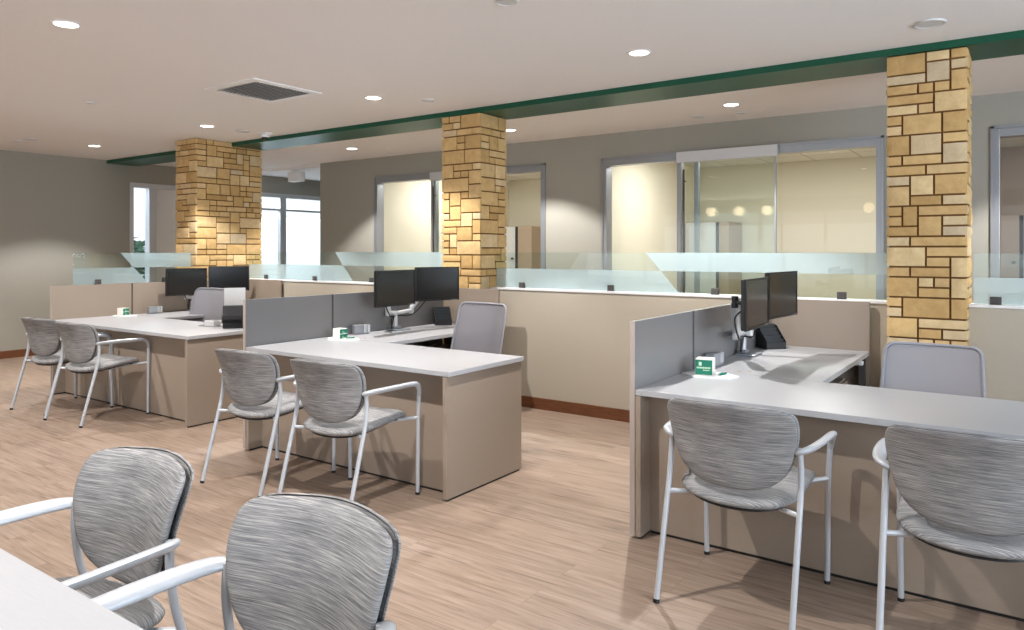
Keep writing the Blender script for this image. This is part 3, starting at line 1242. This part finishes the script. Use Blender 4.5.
c1 = make_task_chair(0.900, 0.44)
c1.location = (-0.425, 4.40, 0)
c1.rotation_euler = (0, 0, R(180))
c1['label'] = 'wide grey mesh office chair behind the nearest desk, below the nearest pillar'
c1['group'] = 'mesh office chairs behind the desks'
c2 = make_task_chair(1.02, 0.50)
c2.location = (-3.425, 4.17, 0)
c2.rotation_euler = (0, 0, R(176))
c2['label'] = 'grey mesh office chair behind the middle desk'
c2['group'] = 'mesh office chairs behind the desks'
dup(c2, (-7.11, 4.27, 0), R(187), 'grey mesh office chair behind the farthest desk, before its monitors', 'mesh office chairs behind the desks')


# ------------------------------------------------------------------ monitors, arms
def monitor(label, A, B, zlo, zhi):
    """screen spans A (x,y) to B (x,y); the screen faces right of the A->B direction"""
    A, B = Vector((A[0], A[1], 0)), Vector((B[0], B[1], 0))
    c = (A + B) / 2
    w = (B - A).length
    rz = math.atan2(B.y - A.y, B.x - A.x)
    t = thing('monitor', label, 'monitor', (c.x, c.y, (zlo + zhi) / 2), rz, 'twin monitors on the desks')
    h = zhi - zlo
    bm = bmesh.new()
    # bezel ring (front at local -y)
    for (a, b, z0, z1) in ((-w / 2, w / 2, h / 2 - 0.012, h / 2), (-w / 2, w / 2, -h / 2, -h / 2 + 0.016), (-w / 2, -w / 2 + 0.012, -h / 2 + 0.016, h / 2 - 0.012), (w / 2 - 0.012, w / 2, -h / 2 + 0.016, h / 2 - 0.012)):
        box(bm, a, b, -0.002, 0.012, z0, z1)
    obj('bezel', bm, 'black_plastic', t)
    bm = bmesh.new()
    box(bm, -w / 2 + 0.012, w / 2 - 0.012, 0.001, 0.006, -h / 2 + 0.016, h / 2 - 0.012)
    obj('screen', bm, 'screen_black', t)
    bm = bmesh.new()
    box(bm, -w / 2 + 0.002, w / 2 - 0.002, 0.012, 0.030, -h / 2 + 0.002, h / 2 - 0.002, 0.006)
    box(bm, -w / 4, w / 4, 0.028, 0.048, -h / 3.2, h / 4, 0.01)
    obj('rear_casing', bm, 'dark_plastic', t)
    bm = bmesh.new()
    box(bm, w / 2 - 0.09, w / 2 - 0.02, -0.0035, 0.0, -h / 2 + 0.005, -h / 2 + 0.008)
    obj('button_strip', bm, 'grey_plastic', t)
    return c, rz


def mon_pair(A, B, Cc, D, zl, base, labels, armlabel, zt=0.74, reach=0.085):
    # screen faces +x side: direction A->B is +y, so right of it is +x
    c1, r1 = monitor(labels[0], A, B, *zl[0])
    c2, r2 = monitor(labels[1], Cc, D, *zl[1])
    t = thing('twin_monitor_stand', armlabel, 'monitor stand', (base[0], base[1], zt + 0.0008))
    bx_, by_ = base
    bm = bmesh.new()
    box(bm, -0.03, 0.10, -0.085, 0.085, 0.0, 0.012, 0.004)
    box(bm, -0.03, 0.03, -0.04, 0.04, 0.012, 0.035, 0.006)
    obj('base_plate', bm, 'aluminium', t)
    bm = bmesh.new()
    lathe(bm, [(0, 0.03), (0.021, 0.03), (0.021, 0.14), (0.024, 0.142), (0.024, 0.165), (0, 0.165)], (0, 0, 0), 16)
    obj('post', bm, 'arm_metal', t)

    def loc(v):
        return Vector((v[0] - bx_, v[1] - by_, v[2] - zt))
    for (cc, rr, zz, side) in ((c1, r1, zl[0], -1), (c2, r2, zl[1], 1)):
        nrm = Vector((-math.sin(rr), math.cos(rr), 0))   # local +y = back of the screen
        tip = Vector((cc.x, cc.y, sum(zz) / 2)) + nrm * 0.048
        knee = tip + nrm * reach
        elbow = Vector(((bx_ + knee.x) / 2 - 0.02, (by_ + knee.y) / 2, 0.90))
        bm = bmesh.new()
        tube(bm, [loc((bx_, by_, 0.885)), loc(elbow)], 0.017, 10, True, 1.3)
        lathe(bm, [(0, -0.03), (0.023, -0.03), (0.023, 0.03), (0, 0.03)], loc(elbow), 14)
        tube(bm, [loc(elbow + Vector((0, 0, 0.02))), loc(elbow * 0.25 + knee * 0.75 + Vector((0, 0, 0.02))), loc(knee)], [0.022, 0.024, 0.02], 10, True, 1.2)
        arm = obj('arm', bm, 'arm_metal', t, auto=50)
        bm = bmesh.new()
        tube(bm, [loc(knee), loc(tip + nrm * 0.008)], 0.016, 10)
        lathe(bm, [(0, -0.035), (0.02, -0.035), (0.02, 0.035), (0, 0.035)], loc(knee), 14)
        Mx = Matrix.Translation(loc(tip + nrm * 0.004)) @ Matrix.Rotation(rr, 4, 'Z')
        box(bm, -0.05, 0.05, -0.003, 0.004, -0.05, 0.05, 0.0, Mx)
        obj('mount', bm, 'dark_plastic', arm, auto=50)
        bm = bmesh.new()
        tube(bm, smooth([loc(tip + Vector((0, 0, -0.03)) + nrm * 0.02), loc(knee + Vector((0.0, 0, -0.10))), loc(elbow + Vector((0.02, 0.0, -0.03))), loc((bx_ + 0.01, by_ - 0.03, 0.86)), loc((bx_ + 0.0, by_ - 0.05, 0.76))], 6), 0.0055, 8)
        obj('cable', bm, 'black_plastic', arm, auto=60)


mon_pair((-1.268, 4.06), (-1.285, 4.555), (-1.285, 4.565), (-1.243, 5.065), ((0.978, 1.268), (1.005, 1.294)), (-1.53, 4.84),
         ['monitor seen almost edge-on at the nearest desk', 'right monitor of the nearest desk, facing the camera more'],
         'silver twin monitor stand on the side wing of the nearest desk')
mon_pair((-4.30, 4.205), (-4.33, 4.70), (-4.335, 4.715), (-4.20, 5.14), ((0.965, 1.265), (0.985, 1.283)), (-4.47, 4.60),
         ['left black monitor of the middle desk', 'right black monitor of the middle desk'],
         'silver twin monitor stand on the side wing of the middle desk')
mon_pair((-7.75, 4.40), (-7.75, 4.888), (-7.745, 4.905), (-7.60, 5.345), ((0.925, 1.228), (0.95, 1.245)), (-7.83, 4.75),
         ['left black monitor of the farthest desk', 'right black monitor of the farthest desk, before the left pillar'],
         'silver twin monitor stand on the side wing of the farthest desk', reach=0.055)


# ------------------------------------------------------------------ desk items
def sorter(loc, rz, label):
    """black stepped letter sorter, low step in front (local -y)"""
    t = thing('step_file_sorter', label, 'file sorter', loc, rz, 'black file sorters')
    t.scale = (0.68, 0.68, 0.78)
    bm = bmesh.new()
    box(bm, -0.11, 0.11, -0.10, 0.10, 0, 0.012, 0.002)
    box(bm, -0.11, 0.11, -0.10, -0.092, 0, 0.06, 0.002)
    obj('base', bm, 'black_plastic', t)
    for s in (-1, 1):
        bm = bmesh.new()
        prism(bm, [(-0.10, 0), (0.10, 0), (0.10, 0.19), (0.085, 0.20), (0.06, 0.20), (-0.10, 0.065)], 'x', s * 0.107, s * 0.113)
        obj('side_wall', bm, 'black_plastic', t)
    for k in range(5):
        y = -0.065 + k * 0.036
        z = 0.085 + k * 0.03
        bm = bmesh.new()
        box(bm, -0.107, 0.107, y, y + 0.004, 0.012, z, 0.001)
        tube(bm, [(-0.107, y, z), (0.107, y, z)], 0.004, 8)
        obj('divider', bm, 'dark_plastic', t)
    return t


sorter((-1.475, 5.28, 0.7405), R(50), 'black stepped file sorter under the right monitor of the nearest desk')
sorter((-4.43, 5.18, 0.7405), R(50), 'black stepped file sorter under the right monitor of the middle desk')


def note_cube(loc, rz, label, layers=1):
    t = thing('memo_cube', label, 'note block', loc, rz)
    t.scale = (1.12, 1.12, 1.12) if layers == 1 else (0.95, 0.95, 1)
    bm = bmesh.new()
    box(bm, -0.041, 0.041, -0.041, 0.041, 0, 0.078, 0.001)
    obj('paper_block', bm, 'paper', t)
    for ax in (0, 1):
        bm = bmesh.new()
        M = Matrix.Rotation(ax * PI / 2, 4, 'Z')
        if layers == 1 and ax == 0:
            box(bm, -0.0405, 0.0405, -0.0418, -0.041, 0.002, 0.074, 0, M)
        elif layers == 2 and ax == 1:
            box(bm, -0.0405, 0.0405, -0.0418, -0.041, 0.003, 0.036, 0, M)
            box(bm, -0.0405, 0.0405, -0.0418, -0.041, 0.041, 0.074, 0, M)
        else:
            bm.free()
            continue
        s = obj('printed_side', bm, 'green_print', t)
        bm = bmesh.new()
        # small square emblem, a row of letters-sized marks, a smaller row
        rows = [(0.046, 1.0)] if layers == 1 else [(0.052, 0.5), (0.014, 0.5)]
        for zc_, sc in rows:
            box(bm, -0.024 * sc - 0.0 * sc, -0.010 * sc, -0.0424, -0.0418, zc_, zc_ + 0.018 * sc, 0, M)
            for k in range(9):
                a = -0.034 + k * 0.0075
                box(bm, a * sc, (a + 0.0058) * sc, -0.0424, -0.0418, zc_ - 0.014 * sc, zc_ - 0.006 * sc, 0, M)
            for k in range(6):
                a = -0.004 + k * 0.0055
                box(bm, a * sc, (a + 0.004) * sc, -0.0424, -0.0418, zc_ - 0.024 * sc, zc_ - 0.019 * sc, 0, M)
        obj('emblem', bm, 'light_mark', s)
    return t


def hex_pad(loc, rz, label, s=1.0):
    t = thing('counter_mat', label, 'counter mat', loc, rz)
    bm = bmesh.new()
    P = [(-0.155, 0.02), (-0.075, -0.085), (0.115, -0.075), (0.16, 0.0), (0.075, 0.095), (-0.09, 0.09)]
    prism(bm, [(a * s, b * s) for a, b in P], 'z', 0, 0.008)
    obj('mat_top', bm, 'white_plastic', t)
    bm = bmesh.new()
    prism(bm, [(a * s * 0.97, b * s * 0.97) for a, b in P], 'z', -0.0005, 0.0001)
    obj('mat_backing', bm, 'grey_plastic', t)
    return t


def pen(loc, rz, label):
    t = thing('pen', label, 'pen', loc, rz, 'green pens on the mats')
    bm = bmesh.new()
    tube(bm, [(-0.035, 0, 0.007), (0.030, 0, 0.007)], 0.0065, 10)
    obj('barrel', bm, 'green_print', t, auto=50)
    bm = bmesh.new()
    tube(bm, [(-0.046, 0, 0.007), (-0.035, 0, 0.007)], [0.002, 0.0055], 10)
    obj('tip', bm, 'grey_plastic', t, auto=50)
    bm = bmesh.new()
    box(bm, 0.0, 0.032, -0.0015, 0.0015, 0.013, 0.016)
    obj('clip', bm, 'white_plastic', t)
    return t


def outlet(loc, rz, label):
    """desktop power module"""
    t = thing('power_module', label, 'power module', loc, rz, 'desktop power modules')
    bm = bmesh.new()
    box(bm, -0.055, 0.030, -0.03, 0.03, 0.01, 0.078, 0.006)
    obj('housing', bm, 'grey_plastic', t)
    bm = bmesh.new()
    box(bm, -0.05, 0.08, -0.022, 0.022, 0, 0.012, 0.002)
    obj('foot', bm, 'grey_plastic', t)
    for k in (0, 1):
        bm = bmesh.new()
        box(bm, 0.034 + k * 0.030, 0.058 + k * 0.030, -0.024, 0.024, 0.012, 0.076, 0.005)
        obj('socket_block', bm, 'aluminium_light', t)
    return t


DZ = 0.7405
hex_pad((-1.42, 3.905, DZ), R(12), 'white six-sided counter mat under the note block on the nearest desk')
note_cube((-1.445, 3.91, 0.7486), R(10), 'green-sided note block with pale emblem on the nearest desk')
pen((-1.355, 3.93, 0.7486), R(75), 'green pen lying on the white mat of the nearest desk')
outlet((-1.525, 4.27, 0.7405), R(84), 'grey power module beside the divider of the nearest desk')

hex_pad((-4.315, 3.865, DZ), R(10), 'white six-sided counter mat under the note blocks on the middle desk')
note_cube((-4.345, 3.865, 0.7486), R(2), 'white and green note blocks stacked on the middle desk', 2)
pen((-4.27, 3.905, 0.7486), R(55), 'green pen lying on the white mat of the middle desk')
outlet((-4.49, 4.20, 0.7405), R(70), 'grey power module beside the divider of the middle desk')

hex_pad((-7.73, 3.93, DZ), R(14), 'white six-sided counter mat under the note blocks on the farthest desk')
note_cube((-7.755, 3.93, 0.7486), R(18), 'white and green note blocks stacked on the farthest desk', 2)
outlet((-7.80, 4.28, 0.7405), R(75), 'grey power module beside the divider of the farthest desk')

# check scanner with upright document tray, and a small white terminal, on the farthest desk
t = thing('document_scanner', 'black document scanner with upright pale paper tray on the farthest desk', 'scanner', (-5.80, 3.93, 0.741), R(8))
t.scale = (1, 1, 1.12)
bm = bmesh.new()
RS = Matrix.Rotation(R(48), 3, 'Z')
prism(bm, [(-0.07, 0.0), (0.10, 0.0), (0.10, 0.13), (0.07, 0.175), (-0.04, 0.175), (-0.12, 0.10), (-0.12, 0.075), (-0.07, 0.045)], 'x', -0.10, 0.10)
bmesh.ops.rotate(bm, verts=bm.verts[:], cent=(0, 0, 0), matrix=RS)
obj('body', bm, 'dark_plastic', t)
bm = bmesh.new()
box(bm, -0.085, 0.085, -0.095, -0.072, 0.004, 0.03, 0.002)
bmesh.ops.rotate(bm, verts=bm.verts[:], cent=(0, 0, 0), matrix=RS)
obj('output_slot', bm, 'black_plastic', t)
bm = bmesh.new()
M = Matrix.Rotation(R(48), 4, 'Z') @ Matrix.Translation((0, 0.04, 0.165)) @ Matrix.Rotation(R(-8), 4, 'X')
box(bm, -0.09, 0.09, 0, 0.008, 0, 0.15, 0.002, M)
obj('paper_tray', bm, 'cabinet_grey', t)

t = thing('card_reader', 'small white card reader with a looping cord on the farthest desk', 'card reader', (-6.09, 3.90, 0.74), R(10))
bm = bmesh.new()
box(bm, -0.06, 0.06, -0.045, 0.045, 0.0, 0.05, 0.006)
obj('housing', bm, 'white_plastic', t)
bm = bmesh.new()
box(bm, -0.045, 0.045, -0.035, 0.02, 0.0505, 0.053)
obj('keypad', bm, 'grey_plastic', t)
bm = bmesh.new()
tube(bm, smooth([(-0.06, 0, 0.01), (-0.10, -0.02, 0.006), (-0.10, -0.07, 0.005), (0, -0.085, 0.005), (0.10, -0.06, 0.005), (0.15, -0.01, 0.006)], 6), 0.004, 8)
obj('cord', bm, 'grey_plastic', t, auto=60)


# ------------------------------------------------------------------ ceiling fittings
def make_downlight():
    t = thing('recessed_downlight', 'x', 'ceiling light')
    bm = bmesh.new()
    lathe(bm, [(0.062, -0.001), (0.066, -0.006), (0.078, -0.005), (0.081, 0.0)], (0, 0, 0), 28)
    obj('trim_ring', bm, 'white_plastic', t, auto=50)
    bm = bmesh.new()
    lathe(bm, [(0, -0.003), (0.062, -0.003), (0.062, 0.0), (0, 0.0)], (0, 0, 0), 28)
    obj('lens', bm, 'lamp_glow', t)
    return t


sd = bpy.data.lights.new('downlight_beam', 'SPOT')
sd.energy = SPOT_W
sd.color = WARM
sd.spot_size = R(104)
sd.spot_blend = 0.3
sd.shadow_soft_size = 0.022
LBL = {(-4.6, 2.0): 'glowing recessed downlight at the top left, nearest the camera',
       (-2.12, 4.5): 'glowing recessed downlight above the right part of the room, in front of the beam',
       (-4.634, 4.5): 'glowing recessed downlight right of the square air vent',
       (-7.135, 4.5): 'glowing recessed downlight just above the left pillar',
       (-9.65, 4.53): 'glowing recessed downlight farthest left, near the left wall',
       (-2.19, 6.58): 'glowing recessed downlight behind the beam, above the sliding glass door',
       (-4.65, 6.57): 'glowing recessed downlight behind the beam, right of the middle pillar',
       (-7.17, 6.58): 'glowing recessed downlight behind the beam, between left and middle pillars'}
base = None
for y in (-3.0, -0.5, 2.0, 4.5, 6.58):
    for x in (-9.65, -7.14, -4.63, -2.14, 0.39, 2.9):
        key = None
        for k in LBL:
            if abs(k[0] - x) < 0.1 and abs(k[1] - y) < 0.05:
                key = k
        if (y > 6 and x < -9) or x > 2 or y < -2 or (x > 0 and y < 6) or (y < 0 and x in (-4.63, -9.65)):
            continue
        px, py = key if key else (x, y)
        if base is None:
            base = make_downlight()
            o = base
            o.location = (px, py, CZ)
        else:
            o = copy_tree(base)
            o.location = (px, py, CZ)
        o['label'] = LBL[key] if key else 'recessed downlight in the white ceiling outside the picture'
        o['group'] = 'recessed downlights'
        s = bpy.data.objects.new('downlight_beam', sd)
        COL.objects.link(s)
        s.location = (px, py, CZ - 0.012)

# flush discs (speakers and detectors)
SP = [((-0.458, 4.89), 0.085, 'round flush ceiling speaker left of the top of the nearest pillar'),
      ((-6.853, 3.193), 0.045, 'small round ceiling disc between the top left light and the vent'),
      ((-4.312, 4.846), 0.06, 'small round ceiling disc in front of the beam, right of the vent'),
      ((-7.111, 4.921), 0.075, 'round flush ceiling speaker above the right side of the left pillar'),
      ((-10.0, 3.795), 0.05, 'small round ceiling disc nearest the left wall'),
      ((-9.686, 3.823), 0.075, 'round ceiling disc second from the left wall'),
      ((-2.248, 7.02), 0.05, 'small round ceiling disc behind the beam, over the sliding door'),
      ((-2.66, 6.98), 0.07, 'round flush ceiling speaker behind the beam, over the sliding door'),
      ((-7.045, 7.15), 0.05, 'small round ceiling disc by the office wall, left of the middle pillar'),
      ((-2.258, 3.166), 0.06, 'round ceiling disc cut by the top edge of the picture')]
for (x, y), r, lab in SP:
    bm = bmesh.new()
    lathe(bm, [(0, -0.006), (r * 0.85, -0.006), (r * 0.9, -0.010), (r, -0.008), (r * 1.02, 0), (0, 0)], (0, 0, 0), 24)
    o = obj('ceiling_speaker', bm, 'cabinet_grey', auto=40)
    o.location = (x, y, CZ)
    tag(o, lab, 'ceiling disc')

# air vent
t = thing('air_vent', 'square white ceiling air vent with dark louvre slats', 'vent', (-5.18, 3.78, CZ), 0)
bm = bmesh.new()
a, b = 0.335, 0.265
for s in (-1, 1):
    box(bm, s * a, s * b, -a, a, -0.012, 0, 0.003)
    box(bm, -b, b, s * a, s * b, -0.012, 0, 0.003)
obj('frame', bm, 'white_plastic', t)
bm = bmesh.new()
box(bm, -b, b, -b, b, -0.001, -0.0005)
obj('duct_back', bm, 'black_plastic', t)
for k in range(15):
    y = -b + (k + 0.5) * (2 * b / 15)
    bm = bmesh.new()
    M = Matrix.Translation((0, y, -0.010)) @ Matrix.Rotation(R(38), 4, 'X')
    box(bm, -b, b, -0.0085, 0.0085, -0.0012, 0.0012, 0, M)
    obj('slat', bm, 'cabinet_grey', t)

# security camera
t = thing('security_camera', 'small ceiling security camera with dark dome beside the green beam', 'camera', (-7.03, 5.15, CZ), 0)
bm = bmesh.new()
box(bm, -0.075, 0.075, -0.05, 0.05, -0.02, 0, 0.006)
lathe(bm, [(0, -0.02), (0.045, -0.02), (0.045, -0.05), (0, -0.05)], (0, 0, 0), 18)
obj('housing', bm, 'white_plastic', t, auto=40)
bm = bmesh.new()
lathe(bm, [(0.038, -0.05), (0.036, -0.065), (0.025, -0.082), (0, -0.090)], (0, 0, 0), 18)
obj('dome', bm, 'screen_black', t, auto=60)

t = thing('ceiling_box', 'plain white box hanging from the ceiling behind the left pillar', 'ceiling box', (-9.62, 7.64, 0), 0)
bm = bmesh.new()
box(bm, -0.14, 0.14, -0.06, 0.06, 2.54, 2.70, 0.01)
obj('casing', bm, 'white_plastic', t)
bm = bmesh.new()
box(bm, -0.05, 0.05, -0.05, 0.05, 2.70, CZ)
obj('bracket', bm, 'white_plastic', t)


# globe pendants near the wall behind the camera, mirrored in the office glass
for k, x in enumerate((-6.6, -5.9, -5.2, -2.95)):
    t = thing('globe_pendant', 'round glowing globe pendant hanging behind the camera', 'pendant lamp', (x, -3.5, 2.42), 0, 'globe pendants behind the camera')
    bm = bmesh.new()
    bmesh.ops.create_uvsphere(bm, u_segments=20, v_segments=12, radius=0.12)
    obj('globe', bm, 'globe_glow', t, smooth_=True)
    bm = bmesh.new()
    tube(bm, [(0, 0, 0.115), (0, 0, CZ - 2.42)], 0.012, 10)
    obj('stem', bm, 'aluminium', t)


# ------------------------------------------------------------------ cabinets in the offices
def cabinet(label, x0, x1, y0, fr, h=1.84, dm='cabinet_grey'):
    t = thing('storage_cabinet', label, 'cabinet', (x0, y0, 0), 0)
    w = x1 - x0
    bm = bmesh.new()
    box(bm, 0, w, 0.02, 0.6, 0, h, 0.003)
    obj('body', bm, 'cabinet_taupe', t)
    bm = bmesh.new()
    box(bm, 0.0, w * fr - 0.02, 0.0, 0.018, 0.06, h - 0.01, 0.002)
    dr = obj('door', bm, dm, t)
    bm = bmesh.new()
    box(bm, w * fr - 0.09, w * fr - 0.05, -0.03, 0.0, 1.28, 1.31, 0.004)
    obj('handle', bm, 'grille_dark', dr)
    bm = bmesh.new()
    box(bm, w * fr - 0.018, w * fr + 0.02, 0.0, 0.02, 0.06, h - 0.01)
    obj('reveal', bm, 'black_plastic', t)
    return t


cabinet('tall two-tone storage cabinet seen through the sliding glass door', -4.05, -3.42, 10.15, 0.746)
cabinet('tall two-tone storage cabinet right of the middle pillar, behind glass', -7.45, -6.75, 10.15, 0.57)
cabinet('tall cabinet in the office at the right picture edge, behind glass', -0.50, 0.30, 10.15, 0.575, dm='mauve_paint')

# ------------------------------------------------------------------ outside
sbx('ground', -60, XL - 0.2, -30, 60, -0.25, -0.15, 'ground_stone')
for i, (x, y, h, lab) in enumerate(((-24, 14.5, 2.6, 'green tree outside, seen through the left wall window'), (-26, 20, 3.0, 'green tree outside, behind the frosted glazing'), (-22, 11.5, 2.0, 'low green bush outside the left wall window'))):
    t = thing('garden_tree', lab, 'tree', (x, y, -0.15), 0)
    rnd = random.Random(i)
    bm = bmesh.new()
    tube(bm, [(0, 0, 0), (0.05, 0, h * 0.35), (0, 0.05, h * 0.7)], [0.12, 0.09, 0.05], 8)
    obj('trunk', bm, 'bark', t)
    bm = bmesh.new()
    for k in range(420):
        a, b = rnd.uniform(0, 2 * PI), rnd.uniform(-1, 1)
        rr = h * 0.5 * rnd.uniform(0.4, 1.0)
        c = Vector((math.cos(a) * rr * math.sqrt(1 - b * b), math.sin(a) * rr * math.sqrt(1 - b * b), h * 0.6 + b * rr * 0.8))
        q = Matrix.Rotation(rnd.uniform(0, PI), 3, 'Z') @ Matrix.Rotation(rnd.uniform(0, PI), 3, 'X')
        s = 0.16
        vs = [bm.verts.new(c + q @ Vector(v)) for v in ((-s, 0, 0), (0, -s * 0.5, 0.03), (s, 0, 0), (0, s * 0.5, 0.03))]
        bm.faces.new(vs)
    obj('foliage', bm, 'foliage', t)
